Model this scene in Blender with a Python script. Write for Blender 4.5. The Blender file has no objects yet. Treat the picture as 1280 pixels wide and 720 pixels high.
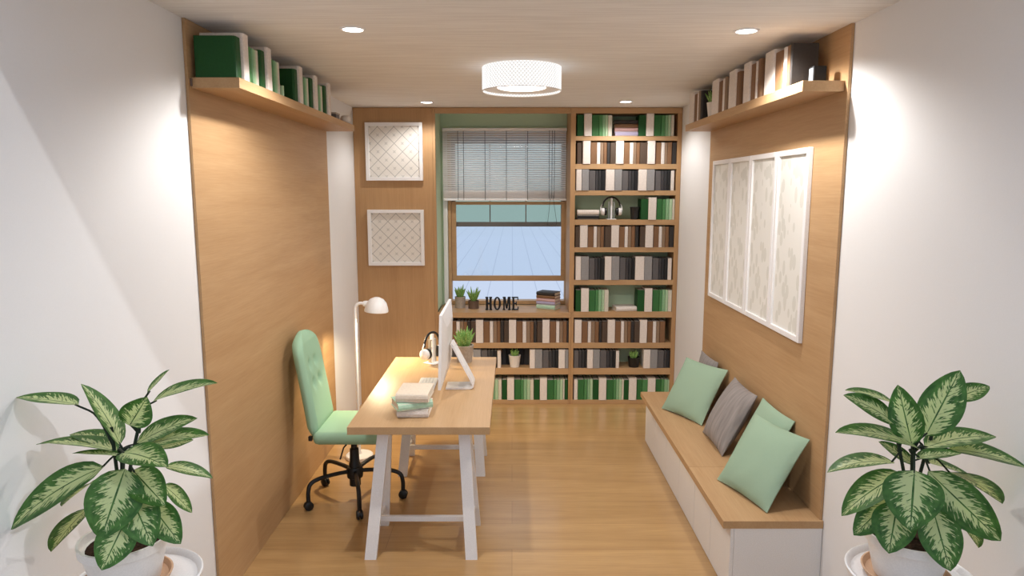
import bpy, bmesh, math, random
from mathutils import Vector, Matrix
R = math.radians
C = bpy.context.scene.collection
random.seed(7)

# ---------------------------------------------------------------- camera
F, PT, CH = 863.86, .1395, 1.9702
cam_d = bpy.data.cameras.new('camera'); cam = bpy.data.objects.new('camera', cam_d); C.objects.link(cam)
cam_d.sensor_fit = 'HORIZONTAL'; cam_d.sensor_width = 36; cam_d.lens = F * 36 / 1280
cam_d.clip_start = .05; cam_d.clip_end = 300
cam.location = (0, 0, CH); cam.rotation_euler = (math.pi / 2 - PT, 0, 0)
bpy.context.scene.camera = cam
cP, sP = math.cos(PT), math.sin(PT)

def at(u, v, x=None, y=None, z=None):            # a photo pixel on a plane of the room -> a point of the room
    X, U = (u - 640) / F, (360 - v) / F
    r = Vector((X, cP + U * sP, U * cP - sP))
    t = x / r.x if x is not None else (y / r.y if y is not None else (z - CH) / r.z)
    return Vector((0, 0, CH)) + r * t

def ux(u, y, z):                                 # x of a photo column at a given depth and height
    return (u - 640) / F * (y * cP - (z - CH) * sP)

# ---------------------------------------------------------------- materials
def srgb(c):
    return tuple(((v / 255) / 12.92 if v / 255 <= .04045 else ((v / 255 + .055) / 1.055) ** 2.4) for v in c) + (1,)

def base(name):
    m = bpy.data.materials.new(name); m.use_nodes = True
    return m, m.node_tree.nodes, m.node_tree.links, m.node_tree.nodes['Principled BSDF']

def plain(name, c, rough=.5, spec=.5, bump=0, bscale=200, vary=.04, metal=0):
    m, n, l, b = base(name)
    b.inputs['Roughness'].default_value = rough
    b.inputs['Specular IOR Level'].default_value = spec
    b.inputs['Metallic'].default_value = metal
    tc = n.new('ShaderNodeTexCoord'); nz = n.new('ShaderNodeTexNoise'); nz.inputs['Scale'].default_value = bscale
    l.new(tc.outputs['Object'], nz.inputs['Vector'])
    cr = n.new('ShaderNodeValToRGB'); s = srgb(c)
    cr.color_ramp.elements[0].position = .3; cr.color_ramp.elements[1].position = .7
    cr.color_ramp.elements[0].color = tuple(x * (1 - vary) for x in s[:3]) + (1,)
    cr.color_ramp.elements[1].color = tuple(min(1, x * (1 + vary)) for x in s[:3]) + (1,)
    l.new(nz.outputs['Fac'], cr.inputs['Fac']); l.new(cr.outputs['Color'], b.inputs['Base Color'])
    if bump:
        bp = n.new('ShaderNodeBump'); bp.inputs['Strength'].default_value = bump; bp.inputs['Distance'].default_value = .002
        l.new(nz.outputs['Fac'], bp.inputs['Height']); l.new(bp.outputs['Normal'], b.inputs['Normal'])
    return m

def wood(name, c1, c2, axis, rough=.5, spec=.35, planks=None, coat=0):
    """fine oak grain running along `axis`"""
    m, n, l, b = base(name)
    b.inputs['Roughness'].default_value = rough; b.inputs['Specular IOR Level'].default_value = spec
    b.inputs['Coat Weight'].default_value = coat; b.inputs['Coat Roughness'].default_value = .12
    tc = n.new('ShaderNodeTexCoord'); src = tc.outputs['Object']
    def streak(s_long, s_cross, detail):
        mp = n.new('ShaderNodeMapping'); sc = [s_cross] * 3; sc['xyz'.index(axis)] = s_long
        mp.inputs['Scale'].default_value = sc; l.new(src, mp.inputs['Vector'])
        nz = n.new('ShaderNodeTexNoise'); nz.inputs['Scale'].default_value = 1; nz.inputs['Detail'].default_value = detail
        nz.inputs['Distortion'].default_value = .6
        l.new(mp.outputs['Vector'], nz.inputs['Vector']); return nz.outputs['Fac']
    a, d = streak(.9, 11, 4), streak(5, 150, 3)
    mx = n.new('ShaderNodeMix'); mx.data_type = 'FLOAT'; mx.inputs[0].default_value = .45
    l.new(a, mx.inputs[2]); l.new(d, mx.inputs[3])
    cr = n.new('ShaderNodeValToRGB'); cr.color_ramp.elements[0].position = .34; cr.color_ramp.elements[1].position = .66
    cr.color_ramp.elements[0].color = srgb(c1); cr.color_ramp.elements[1].color = srgb(c2)
    l.new(mx.outputs[0], cr.inputs['Fac'])
    out = cr.outputs['Color']
    if planks:
        br = n.new('ShaderNodeTexBrick'); br.inputs['Scale'].default_value = 1
        br.inputs['Brick Width'].default_value = planks[0]; br.inputs['Row Height'].default_value = planks[1]
        br.inputs['Mortar Size'].default_value = .0012; br.offset = .37
        br.inputs['Color1'].default_value = (1, 1, 1, 1); br.inputs['Color2'].default_value = (.91, .90, .89, 1)
        br.inputs['Mortar'].default_value = (.62, .56, .5, 1)
        l.new(src, br.inputs['Vector'])
        mul = n.new('ShaderNodeMix'); mul.data_type = 'RGBA'; mul.blend_type = 'MULTIPLY'; mul.inputs[0].default_value = 1
        l.new(out, mul.inputs[6]); l.new(br.outputs['Color'], mul.inputs[7]); out = mul.outputs[2]
    l.new(out, b.inputs['Base Color'])
    return m

def glow(name, c, strength):
    m = bpy.data.materials.new(name); m.use_nodes = True; n = m.node_tree.nodes; l = m.node_tree.links
    n.clear(); e = n.new('ShaderNodeEmission'); o = n.new('ShaderNodeOutputMaterial')
    e.inputs['Color'].default_value = srgb(c); e.inputs['Strength'].default_value = strength
    l.new(e.outputs[0], o.inputs['Surface']); return m

OAK1, OAK2 = (177, 140, 99), (192, 156, 115)
M = {}
M['oak_x'] = wood('oak_grain_across', OAK1, OAK2, 'x')
M['oak_y'] = wood('oak_grain_deep', OAK1, OAK2, 'y')
M['oak_z'] = wood('oak_grain_upright', (172, 133, 92), (188, 149, 106), 'z')
M['desk_oak'] = wood('desk_oak', (182, 147, 107), (195, 161, 121), 'y', .42, .4)
M['floor'] = wood('floor_oak', (175, 137, 89), (200, 161, 110), 'x', .3, .5, (1.9, .3), .25)
M['wall'] = plain('wall_paint', (232, 231, 231), .8, .2, .1, 300, .01)
M['white'] = plain('white_lacquer', (236, 234, 234), .35, .5)
M['white_matt'] = plain('white_matt', (232, 229, 226), .6, .4)
M['green_wall'] = plain('sage_paint', (198, 218, 186), .8, .2, .1, 300, .02)
M['mint'] = plain('mint_fabric', (158, 194, 165), .85, .2, .3, 900, .06)
M['mint_cushion'] = plain('sage_cushion_fabric', (153, 177, 153), .9, .15, .3, 900, .05)
M['black'] = plain('black_plastic', (26, 26, 27), .4, .4)
M['ink'] = plain('black_enamel', (14, 14, 15), .35, .4)
M['screen'] = plain('screen_glass', (12, 13, 15), .12, .5)
M['keys'] = plain('key_grey', (212, 212, 212), .5)
M['soil'] = plain('potting_soil', (58, 42, 32), .95, .1, .8, 120, .4)
M['grey_pot'] = plain('concrete_pot', (176, 164, 152), .8, .2, .3, 60, .12)
M['brown_pot'] = plain('brown_clay_pot', (112, 92, 78), .8, .2, .3, 60, .12)
M['white_pot'] = plain('white_ceramic', (230, 224, 218), .3, .5)
M['black_pot'] = plain('black_ceramic', (22, 22, 23), .35, .5)
M['tan'] = plain('tan_saucer_clay', (200, 164, 134), .7, .3)
M['stem'] = plain('dark_stem', (30, 44, 30), .6, .3)
M['pages'] = plain('book_pages', (232, 222, 208), .85, .1)
M['pages_dim'] = plain('book_pages_grey', (200, 194, 186), .85, .1)
M['clock_face'] = plain('clock_display', (150, 160, 168), .3, .5)
M['dark_red'] = plain('dark_red_glaze', (110, 40, 34), .4, .5)
M['exterior'] = plain('outside_render', (150, 150, 150), .9, .1)
M['shade_brown'] = plain('shaded_sash', (116, 96, 84), .6, .3)  # brown with the outer sash's lack of light painted in; bracket shares it
M['cord'] = plain('grey_cord', (70, 66, 62), .8, .1)
M['steel'] = plain('brushed_steel', (196, 196, 198), .3, .5, metal=.8)

def grey_cushion():
    m, n, l, b = base('grey_striped_fabric'); b.inputs['Roughness'].default_value = .9
    tc = n.new('ShaderNodeTexCoord'); mp = n.new('ShaderNodeMapping'); mp.inputs['Scale'].default_value = (14, 1.5, 1)
    w = n.new('ShaderNodeTexNoise'); w.inputs['Scale'].default_value = 4; w.inputs['Detail'].default_value = 6
    l.new(tc.outputs['Object'], mp.inputs['Vector']); l.new(mp.outputs[0], w.inputs['Vector'])
    cr = n.new('ShaderNodeValToRGB'); cr.color_ramp.elements[0].position = .35; cr.color_ramp.elements[1].position = .65
    cr.color_ramp.elements[0].color = srgb((130, 123, 120)); cr.color_ramp.elements[1].color = srgb((152, 144, 140))
    l.new(w.outputs['Fac'], cr.inputs['Fac']); l.new(cr.outputs['Color'], b.inputs['Base Color']); return m
M['grey_cushion'] = grey_cushion()

def ceiling_mat():
    m, n, l, b = base('ceiling_grooved'); b.inputs['Roughness'].default_value = .9; b.inputs['Specular IOR Level'].default_value = .1
    tc = n.new('ShaderNodeTexCoord'); mp = n.new('ShaderNodeMapping'); mp.inputs['Scale'].default_value = (3, 60, 1)
    nz = n.new('ShaderNodeTexNoise'); nz.inputs['Scale'].default_value = 1; nz.inputs['Detail'].default_value = 4
    l.new(tc.outputs['Object'], mp.inputs['Vector']); l.new(mp.outputs[0], nz.inputs['Vector'])
    cr = n.new('ShaderNodeValToRGB'); cr.color_ramp.elements[0].position = .35; cr.color_ramp.elements[1].position = .65
    cr.color_ramp.elements[0].color = srgb((226, 223, 220)); cr.color_ramp.elements[1].color = srgb((238, 236, 233))
    l.new(nz.outputs['Fac'], cr.inputs['Fac']); l.new(cr.outputs['Color'], b.inputs['Base Color'])
    bp = n.new('ShaderNodeBump'); bp.inputs['Strength'].default_value = .25; bp.inputs['Distance'].default_value = .003
    l.new(nz.outputs['Fac'], bp.inputs['Height']); l.new(bp.outputs['Normal'], b.inputs['Normal']); return m
M['ceiling'] = ceiling_mat()

def math_node(n, l, op, a, b=None):
    q = n.new('ShaderNodeMath'); q.operation = op
    for i, v in enumerate((a, b)):
        if v is None: continue
        if isinstance(v, (int, float)): q.inputs[i].default_value = v
        else: l.new(v, q.inputs[i])
    return q.outputs[0]

def lattice_mat():
    """diamond lattice with a small star in every diamond, on paper"""
    m, n, l, b = base('lattice_print'); b.inputs['Roughness'].default_value = .7
    tc = n.new('ShaderNodeTexCoord'); sx = n.new('ShaderNodeSeparateXYZ'); l.new(tc.outputs['Object'], sx.inputs[0])
    P = .145
    f = lambda op, a, b=None: math_node(n, l, op, a, b)
    X, Z = f('DIVIDE', sx.outputs[0], P), f('DIVIDE', sx.outputs[2], P)
    X = f('ADD', X, 10.5); Z = f('ADD', Z, 10.0)
    p, q = f('ADD', X, Z), f('SUBTRACT', X, Z)
    dist = lambda a: f('ABSOLUTE', f('SUBTRACT', f('FRACT', f('ADD', a, .5)), .5))
    dp, dq = dist(p), dist(q)
    line = f('LESS_THAN', f('MINIMUM', dp, dq), .026)
    cp, cq = f('ABSOLUTE', f('SUBTRACT', f('FRACT', p), .5)), f('ABSOLUTE', f('SUBTRACT', f('FRACT', q), .5))
    star = f('MULTIPLY', f('LESS_THAN', f('MAXIMUM', cp, cq), .14), f('LESS_THAN', f('MINIMUM', cp, cq), .04))
    ring = f('MULTIPLY', f('LESS_THAN', f('MINIMUM', cp, cq), .018), .45)
    mx = f('MAXIMUM', f('MULTIPLY', line, .75), f('MAXIMUM', f('MULTIPLY', star, .45), f('MULTIPLY', ring, .3)))
    mix = n.new('ShaderNodeMix'); mix.data_type = 'RGBA'
    l.new(mx, mix.inputs[0]); mix.inputs[6].default_value = srgb((226, 221, 214)); mix.inputs[7].default_value = srgb((150, 148, 145))
    l.new(mix.outputs[2], b.inputs['Base Color']); return m
M['lattice'] = lattice_mat()

def leaf_print():
    m, n, l, b = base('leaf_print'); b.inputs['Roughness'].default_value = .7
    tc = n.new('ShaderNodeTexCoord')
    def lay(rot, sc, lo, off):
        mp = n.new('ShaderNodeMapping'); mp.inputs['Rotation'].default_value = (R(rot), 0, 0); mp.inputs['Scale'].default_value = sc
        mp.inputs['Location'].default_value = off; l.new(tc.outputs['Object'], mp.inputs['Vector'])
        v = n.new('ShaderNodeTexVoronoi'); v.inputs['Scale'].default_value = 1; l.new(mp.outputs[0], v.inputs['Vector'])
        return math_node(n, l, 'LESS_THAN', v.outputs['Distance'], lo)
    a = math_node(n, l, 'MAXIMUM', lay(25, (1, 15, 8), .34, (0, 0, 0)), lay(-20, (1, 17, 7), .30, (3, 1.3, 2.2)))
    a = math_node(n, l, 'MULTIPLY', a, .55)
    mix = n.new('ShaderNodeMix'); mix.data_type = 'RGBA'; l.new(a, mix.inputs[0])
    mix.inputs[6].default_value = srgb((225, 223, 217)); mix.inputs[7].default_value = srgb((198, 196, 186))
    l.new(mix.outputs[2], b.inputs['Base Color']); return m
M['leaf_print'] = leaf_print()

def glass(name, tint, amount=1.0, gloss=.04, haze=0):
    m = bpy.data.materials.new(name); m.use_nodes = True; n = m.node_tree.nodes; l = m.node_tree.links; n.clear()
    o = n.new('ShaderNodeOutputMaterial'); t = n.new('ShaderNodeBsdfTransparent'); g = n.new('ShaderNodeBsdfGlossy')
    t.inputs['Color'].default_value = srgb(tint); g.inputs['Roughness'].default_value = .03
    mx = n.new('ShaderNodeMixShader'); mx.inputs[0].default_value = gloss
    l.new(t.outputs[0], mx.inputs[1]); l.new(g.outputs[0], mx.inputs[2]); last = mx.outputs[0]
    if haze:
        d = n.new('ShaderNodeBsdfTranslucent'); d.inputs['Color'].default_value = srgb(tint)
        m2 = n.new('ShaderNodeMixShader'); m2.inputs[0].default_value = haze
        l.new(last, m2.inputs[1]); l.new(d.outputs[0], m2.inputs[2]); last = m2.outputs[0]
    l.new(last, o.inputs['Surface']); return m
M['glass'] = glass('window_glass', (246, 250, 252))
M['teal_glass'] = glass('upper_window_glass', (240, 247, 245))

def leaf_mat():
    """variegated leaf: cream flame along the midrib running out along the side veins"""
    m, n, l, b = base('variegated_leaf'); b.inputs['Roughness'].default_value = .42
    f = lambda op, a, c=None: math_node(n, l, op, a, c)
    uv = n.new('ShaderNodeUVMap'); s = n.new('ShaderNodeSeparateXYZ'); l.new(uv.outputs[0], s.inputs[0])
    u = s.outputs[0]; v = f('ABSOLUTE', f('SUBTRACT', s.outputs[1], .5)); v = f('MULTIPLY', v, 2)
    k = f('SUBTRACT', f('MULTIPLY', u, 34), f('MULTIPLY', v, 9))
    cb = n.new('ShaderNodeCombineXYZ'); l.new(k, cb.inputs[0]); l.new(f('MULTIPLY', s.outputs[1], 6), cb.inputs[1])
    info = n.new('ShaderNodeObjectInfo'); l.new(f('MULTIPLY', info.outputs['Random'], 40), cb.inputs[2])
    nz = n.new('ShaderNodeTexNoise'); nz.inputs['Scale'].default_value = 1; nz.inputs['Detail'].default_value = 3
    l.new(cb.outputs[0], nz.inputs['Vector'])
    env = f('MULTIPLY', f('POWER', f('SUBTRACT', 1.0, u), .55), 1.0)
    thr = f('ADD', f('MULTIPLY', env, .60), f('MULTIPLY', f('SUBTRACT', nz.outputs['Fac'], .47), 2.5))
    cream = f('MULTIPLY', f('SUBTRACT', thr, v), 7)
    cl = n.new('ShaderNodeClamp'); l.new(cream, cl.inputs['Value'])
    edge = f('MULTIPLY', cl.outputs[0], f('LESS_THAN', v, .84))
    edge = f('MULTIPLY', edge, f('GREATER_THAN', v, .035))
    g = n.new('ShaderNodeTexNoise'); g.inputs['Scale'].default_value = 7; l.new(uv.outputs[0], g.inputs['Vector'])
    gr = n.new('ShaderNodeValToRGB'); gr.color_ramp.elements[0].color = srgb((60, 108, 44)); gr.color_ramp.elements[1].color = srgb((102, 154, 70))
    gr.color_ramp.elements[0].position = .3; gr.color_ramp.elements[1].position = .7
    l.new(g.outputs['Fac'], gr.inputs['Fac'])
    mix = n.new('ShaderNodeMix'); mix.data_type = 'RGBA'; l.new(edge, mix.inputs[0])
    l.new(gr.outputs['Color'], mix.inputs[6]); mix.inputs[7].default_value = srgb((222, 232, 176))
    l.new(mix.outputs[2], b.inputs['Base Color']); return m
M['leaf'] = leaf_mat()
def slat_mat():
    m, n, l, b = base('white_translucent_slat'); b.inputs['Base Color'].default_value = srgb((246, 243, 241)); b.inputs['Roughness'].default_value = .5
    tc = n.new('ShaderNodeTexCoord'); nz = n.new('ShaderNodeTexNoise'); nz.inputs['Scale'].default_value = 60; l.new(tc.outputs['Object'], nz.inputs['Vector'])
    bp = n.new('ShaderNodeBump'); bp.inputs['Strength'].default_value = .05; l.new(nz.outputs['Fac'], bp.inputs['Height']); l.new(bp.outputs['Normal'], b.inputs['Normal'])
    t = n.new('ShaderNodeBsdfTranslucent'); t.inputs['Color'].default_value = srgb((252, 249, 247))
    mx = n.new('ShaderNodeMixShader'); mx.inputs[0].default_value = .85
    l.new(b.outputs[0], mx.inputs[1]); l.new(t.outputs[0], mx.inputs[2]); l.new(mx.outputs[0], n['Material Output'].inputs['Surface']); return m
M['slat'] = slat_mat()

def succ_mat():
    m, n, l, b = base('succulent_green'); b.inputs['Roughness'].default_value = .5
    tc = n.new('ShaderNodeTexCoord'); v = n.new('ShaderNodeTexVoronoi'); v.inputs['Scale'].default_value = 130
    l.new(tc.outputs['Object'], v.inputs['Vector'])
    cr = n.new('ShaderNodeValToRGB'); cr.color_ramp.elements[0].color = srgb((206, 222, 150)); cr.color_ramp.elements[1].color = srgb((108, 150, 72))
    cr.color_ramp.elements[0].position = .12; cr.color_ramp.elements[1].position = .4
    l.new(v.outputs['Distance'], cr.inputs['Fac']); l.new(cr.outputs['Color'], b.inputs['Base Color']); return m
M['succulent'] = succ_mat()

def shade_mat():
    m = bpy.data.materials.new('lit_woven_shade'); m.use_nodes = True; n = m.node_tree.nodes; l = m.node_tree.links; n.clear()
    f = lambda op, a, c=None: math_node(n, l, op, a, c)
    o = n.new('ShaderNodeOutputMaterial'); e = n.new('ShaderNodeEmission')
    uv = n.new('ShaderNodeUVMap'); s = n.new('ShaderNodeSeparateXYZ'); l.new(uv.outputs[0], s.inputs[0])
    a, b = f('MULTIPLY', s.outputs[0], 72), f('MULTIPLY', s.outputs[1], 6)
    p, q = f('FRACT', f('ADD', a, b)), f('FRACT', f('SUBTRACT', a, b))
    lin = f('LESS_THAN', f('MINIMUM', p, q), .3)
    mix = n.new('ShaderNodeMix'); mix.data_type = 'RGBA'; l.new(lin, mix.inputs[0])
    mix.inputs[6].default_value = (1.25, 1.22, 1.2, 1); mix.inputs[7].default_value = (.60, .57, .55, 1)
    l.new(mix.outputs[2], e.inputs['Color']); e.inputs['Strength'].default_value = 1
    l.new(e.outputs[0], o.inputs['Surface']); return m
M['shade'] = shade_mat()
M['diffuser'] = glow('lamp_diffuser', (255, 240, 228), 5)
M['downlight'] = glow('downlight_lens', (255, 250, 244), 8)
M['bulb'] = glow('warm_bulb', (255, 226, 180), 12)

BOOK = {'dark green': (26, 78, 34), 'white': (226, 216, 208), 'green': (54, 108, 58), 'mid green': (82, 136, 84),
        'light green': (136, 178, 136), 'pale green': (172, 200, 164), 'ivory': (210, 204, 188),
        'dark brown': (84, 68, 56), 'brown': (128, 94, 66), 'tan': (142, 118, 96), 'narrow white': (224, 216, 210),
        'charcoal': (54, 50, 48), 'light grey': (146, 144, 144), 'mid grey': (98, 94, 94), 'dark grey': (64, 62, 64),
        'slate': (50, 50, 52), 'black': (34, 34, 36), 'pink': (206, 168, 166), 'lavender': (176, 168, 196),
        'mint': (180, 214, 188), 'cream': (222, 208, 190)}
for k, c in BOOK.items(): M['b_' + k] = plain('book_cover_' + k.replace(' ', '_'), c, .55, .3, .1, 90, .07)

# ---------------------------------------------------------------- mesh helpers
ORI = {}                                          # where each thing's base stands

class MB:
    def __init__(s): s.bm = bmesh.new(); s.uvl = None
    def box(s, x0, x1, y0, y1, z0, z1, bev=0, seg=2, mi=0, skew=None):
        vs = [s.bm.verts.new((x, y, z)) for x in (x0, x1) for y in (y0, y1) for z in (z0, z1)]
        fs = [s.bm.faces.new([vs[i] for i in q]) for q in ((0, 1, 3, 2), (4, 6, 7, 5), (0, 4, 5, 1), (2, 3, 7, 6), (0, 2, 6, 4), (1, 5, 7, 3))]
        for f in fs: f.material_index = mi
        if bev: bmesh.ops.bevel(s.bm, geom=list({e for f in fs for e in f.edges}), offset=bev, segments=seg, profile=.5, affect='EDGES', material=-1)
        return s
    def hexa(s, bot, top):                        # two quads joined
        a = [s.bm.verts.new(p) for p in bot]; b = [s.bm.verts.new(p) for p in top]
        s.bm.faces.new(a[::-1]); s.bm.faces.new(b)
        for i in range(4): s.bm.faces.new((a[i], a[(i + 1) % 4], b[(i + 1) % 4], b[i]))
        return s
    def prism(s, poly, fn, t0, t1):               # 2-D outline pushed between depths t0 and t1; fn(a, b, t) -> point
        a = [s.bm.verts.new(fn(p[0], p[1], t0)) for p in poly]; b = [s.bm.verts.new(fn(p[0], p[1], t1)) for p in poly]
        s.bm.faces.new(a[::-1]); s.bm.faces.new(b); n = len(poly)
        for i in range(n): s.bm.faces.new((a[i], a[(i + 1) % n], b[(i + 1) % n], b[i]))
        return s
    def lathe(s, prof, c, n=32, axis='z', uv=False, cap=True):
        rings = []
        for r, h in prof:
            ring = []
            for i in range(n):
                t = 2 * math.pi * i / n; a, b = r * math.cos(t), r * math.sin(t)
                p = {'z': (a, b, h), 'x': (h, a, b), 'y': (a, h, b)}[axis]
                ring.append(s.bm.verts.new((c[0] + p[0], c[1] + p[1], c[2] + p[2])))
            rings.append(ring)
        L = s.bm.loops.layers.uv.verify() if uv else None
        for k in range(len(rings) - 1):
            for i in range(n):
                j = (i + 1) % n
                f = s.bm.faces.new((rings[k][i], rings[k][j], rings[k + 1][j], rings[k + 1][i]))
                if uv:
                    for lp, q in zip(f.loops, ((i, k), (i + 1, k), (i + 1, k + 1), (i, k + 1))): lp[L].uv = (q[0] / n, q[1] / (len(rings) - 1))
        if cap and prof[0][0] > 1e-5: s.bm.faces.new(rings[0][::-1])
        if cap and prof[-1][0] > 1e-5: s.bm.faces.new(rings[-1])
        return s
    def tube(s, pts, rad, n=10, flat=None):
        pts = [Vector(p) for p in pts]; rad = rad if isinstance(rad, (list, tuple)) else [rad] * len(pts)
        rings = []; up = None
        for i, p in enumerate(pts):
            d = (pts[min(i + 1, len(pts) - 1)] - pts[max(i - 1, 0)]).normalized()
            if up is None: up = Vector((0, 0, 1)) if abs(d.z) < .9 else Vector((1, 0, 0))
            sd = d.cross(up).normalized(); up = sd.cross(d).normalized()
            rings.append([s.bm.verts.new(p + (sd * math.cos(2 * math.pi * k / n) + up * math.sin(2 * math.pi * k / n)) * rad[i]) for k in range(n)])
        for a, b in zip(rings, rings[1:]):
            for k in range(n): s.bm.faces.new((a[k], a[(k + 1) % n], b[(k + 1) % n], b[k]))
        s.bm.faces.new(rings[0][::-1]); s.bm.faces.new(rings[-1]); return s
    def move(s, mat): s.bm.transform(mat); return s

def curve(ps, n=16):                              # smooth path through points
    ps = [Vector(p) for p in ps]; q = [ps[0] * 2 - ps[1]] + ps + [ps[-1] * 2 - ps[-2]]; out = []
    for i in range(1, len(q) - 2):
        for k in range(n):
            t = k / n; a, b, c, d = q[i - 1:i + 3]
            out.append(.5 * ((2 * b) + (c - a) * t + (2 * a - 5 * b + 4 * c - d) * t * t + (3 * b - a - 3 * c + d) * t ** 3))
    return out + [ps[-1]]

def thing(name, label, cat, loc=(0, 0, 0), group=None):
    o = bpy.data.objects.new(name, None); o.empty_display_size = .05; C.objects.link(o); o.location = loc
    o['label'] = label; o['category'] = cat
    if group: o['group'] = group
    ORI[o] = Vector(loc); return o

def obj(name, mb, mats, parent=None, smooth=False, org=None, label=None, local=False):
    bm = mb.bm
    off = Vector((0, 0, 0)) if local else (ORI.get(parent, Vector((0, 0, 0))) if parent else (Vector(org) if org else Vector((0, 0, 0))))
    bmesh.ops.translate(bm, verts=bm.verts, vec=-off)
    bmesh.ops.recalc_face_normals(bm, faces=bm.faces)
    me = bpy.data.meshes.new(name); bm.to_mesh(me); bm.free()
    for m in (mats if isinstance(mats, (list, tuple)) else [mats]): me.materials.append(M[m])
    if smooth:
        me.polygons.foreach_set('use_smooth', [True] * len(me.polygons)); me.set_sharp_from_angle(angle=R(40))
    o = bpy.data.objects.new(name, me); C.objects.link(o)
    if parent: o.parent = parent; ORI[o] = off
    elif org: o.location = org; ORI[o] = Vector(org)
    if label: o['label'] = label
    return o

def tag(o, label, cat, group=None):
    o['label'] = label; o['category'] = cat
    if group: o['group'] = group
    return o

def struct(name, mb, mats, parent=None):
    o = obj(name, mb, mats, parent)
    if parent is None: o['kind'] = 'structure'
    return o

def copy_tree(o, parent=None):
    c = o.copy(); C.objects.link(c)
    if parent: c.parent = parent
    for ch in list(o.children): copy_tree(ch, c)
    return c

# ---------------------------------------------------------------- the room
XL, XR, H, YB, YF = -1.405, 1.505, 2.70, 6.70, -.6
struct('floor', MB().box(XL - .12, XR + .12, YF, YB + .2, -.12, 0), 'floor')
struct('ceiling', MB().box(XL - .12, XR + .12, 1.68, YB + .2, H, H + .12), 'ceiling')
struct('wall_left', MB().box(XL - .12, XL, YF, YB + .2, 0, H), 'wall')
struct('wall_right', MB().box(XR, XR + .12, YF, YB + .2, 0, H), 'wall')
WX0, WX1, WZ0, WZ1 = -.617, .565, .866, 2.526                      # window opening
wb = MB().box(XL, WX0, YB, YB + .2, 0, H).box(WX1, XR, YB, YB + .2, 0, H).box(WX0, WX1, YB, YB + .2, 0, WZ0).box(WX0, WX1, YB, YB + .2, WZ1, H)
struct('wall_back', wb, 'green_wall')
struct('trim_1', MB().box(-.698, -.681, 6.275, 6.698, .88, 2.698), 'green_wall')          # green side of the window niche
struct('trim_2', MB().box(-.66, -.619, 6.672, 6.699, .88, 2.56, .003).box(-.619, .516, 6.672, 6.699, 2.528, 2.56, .003), 'white')   # white casing

# window: frame, raised lower sash, tinted upper sash with muntins
wf = MB()
wf.box(-.615, -.587, 6.69, 6.80, .87, 2.524, .002).box(.513, .563, 6.69, 6.80, .87, 2.524, .002)
wf.box(-.587, .513, 6.69, 6.80, 2.48, 2.524, .002).box(-.587, .513, 6.69, 6.80, .87, .905, .002)
win = struct('window_1', wf, 'oak_x')
ls = MB().box(-.586, -.541, 6.715, 6.745, 1.098, 1.869, .002).box(.477, .512, 6.715, 6.745, 1.098, 1.869, .002)
ls.box(-.541, .477, 6.715, 6.745, 1.098, 1.149, .002).box(-.541, .477, 6.715, 6.745, 1.838, 1.869, .002)
lo = obj('lower_sash', ls, 'oak_x', win); obj('pane', MB().box(-.541, .477, 6.728, 6.732, 1.149, 1.838), 'glass', lo)
us = MB().box(-.586, -.548, 6.755, 6.785, 1.626, 2.479, .002).box(.475, .512, 6.755, 6.785, 1.626, 2.479, .002)
us.box(-.548, .475, 6.755, 6.785, 1.626, 1.671, .002).box(-.548, .475, 6.755, 6.785, 2.415, 2.479, .002)
up_ = obj('upper_sash', us, 'shade_brown', win)
mu = MB()
for x in (-.214, .135): mu.box(x - .005, x + .005, 6.757, 6.783, 1.671, 2.415)
mu.box(-.548, .475, 6.757, 6.783, 2.038, 2.05)
obj('muntin', mu, 'shade_brown', up_); obj('pane', MB().box(-.548, .475, 6.7675, 6.7725, 1.671, 2.415), 'teal_glass', up_)
struct('trim_3', MB().box(-.615, -.595, 6.801, 6.898, .87, 2.52).box(.543, .563, 6.801, 6.898, .87, 2.52).box(-.595, .543, 6.801, 6.94, .80, .868), 'exterior')

# the ground outside
def ground_mat():
    m, n, l, b = base('pale_blue_planks'); b.inputs['Roughness'].default_value = .9; b.inputs['Specular IOR Level'].default_value = .05
    f = lambda op, a, c=None: math_node(n, l, op, a, c)
    tc = n.new('ShaderNodeTexCoord'); s = n.new('ShaderNodeSeparateXYZ'); l.new(tc.outputs['Object'], s.inputs[0])
    a = f('ABSOLUTE', f('SUBTRACT', f('FRACT', f('DIVIDE', f('ADD', s.outputs[0], 100.42), .53)), .5))
    ln = f('LESS_THAN', a, .022)
    mix = n.new('ShaderNodeMix'); mix.data_type = 'RGBA'; l.new(ln, mix.inputs[0])
    mix.inputs[6].default_value = srgb((216, 217, 222)); mix.inputs[7].default_value = srgb((196, 198, 206))
    l.new(mix.outputs[2], b.inputs['Base Color']); return m
M['ground'] = ground_mat()
struct('ground', MB().box(-60, 60, YB + .25, 45, -.3, -.2).box(-60, 60, -20, YF - .02, -.3, -.2), 'ground')

# ---------------------------------------------------------------- wood wall panels, shelves and fitted furniture
t = tag(obj('wall_panel', MB().box(XL + .001, -1.391, 3.064, 5.29, 0.001, 2.699, .001), 'oak_y', org=(XL, 4.18, 0)),
        'large oak panel on the left wall behind the green chair', 'wall panel')
t = tag(obj('wall_panel', MB().box(1.489, XR - .001, 3.16, 5.29, .3935, 2.699, .001), 'oak_y', org=(XR, 4.2, .39)),
        'oak panel on the right wall above the cushioned bench', 'wall panel')
t = thing('wall_shelf', 'thick oak shelf high on the left wall carrying green and white books', 'shelf', (-1.39, 4.18, 2.41))
obj('board', MB().box(-1.390, -1.180, 3.087, 5.29, 2.412, 2.457, .0015), 'oak_y', t)
obj('bracket', MB().box(-1.3905, -1.383, 3.078, 3.086, 2.42, 2.452), 'shade_brown', t, label='dark metal end bracket')
t = thing('wall_shelf', 'thick oak shelf high on the right wall carrying brown and white books', 'shelf', (1.488, 4.25, 2.41))
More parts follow.
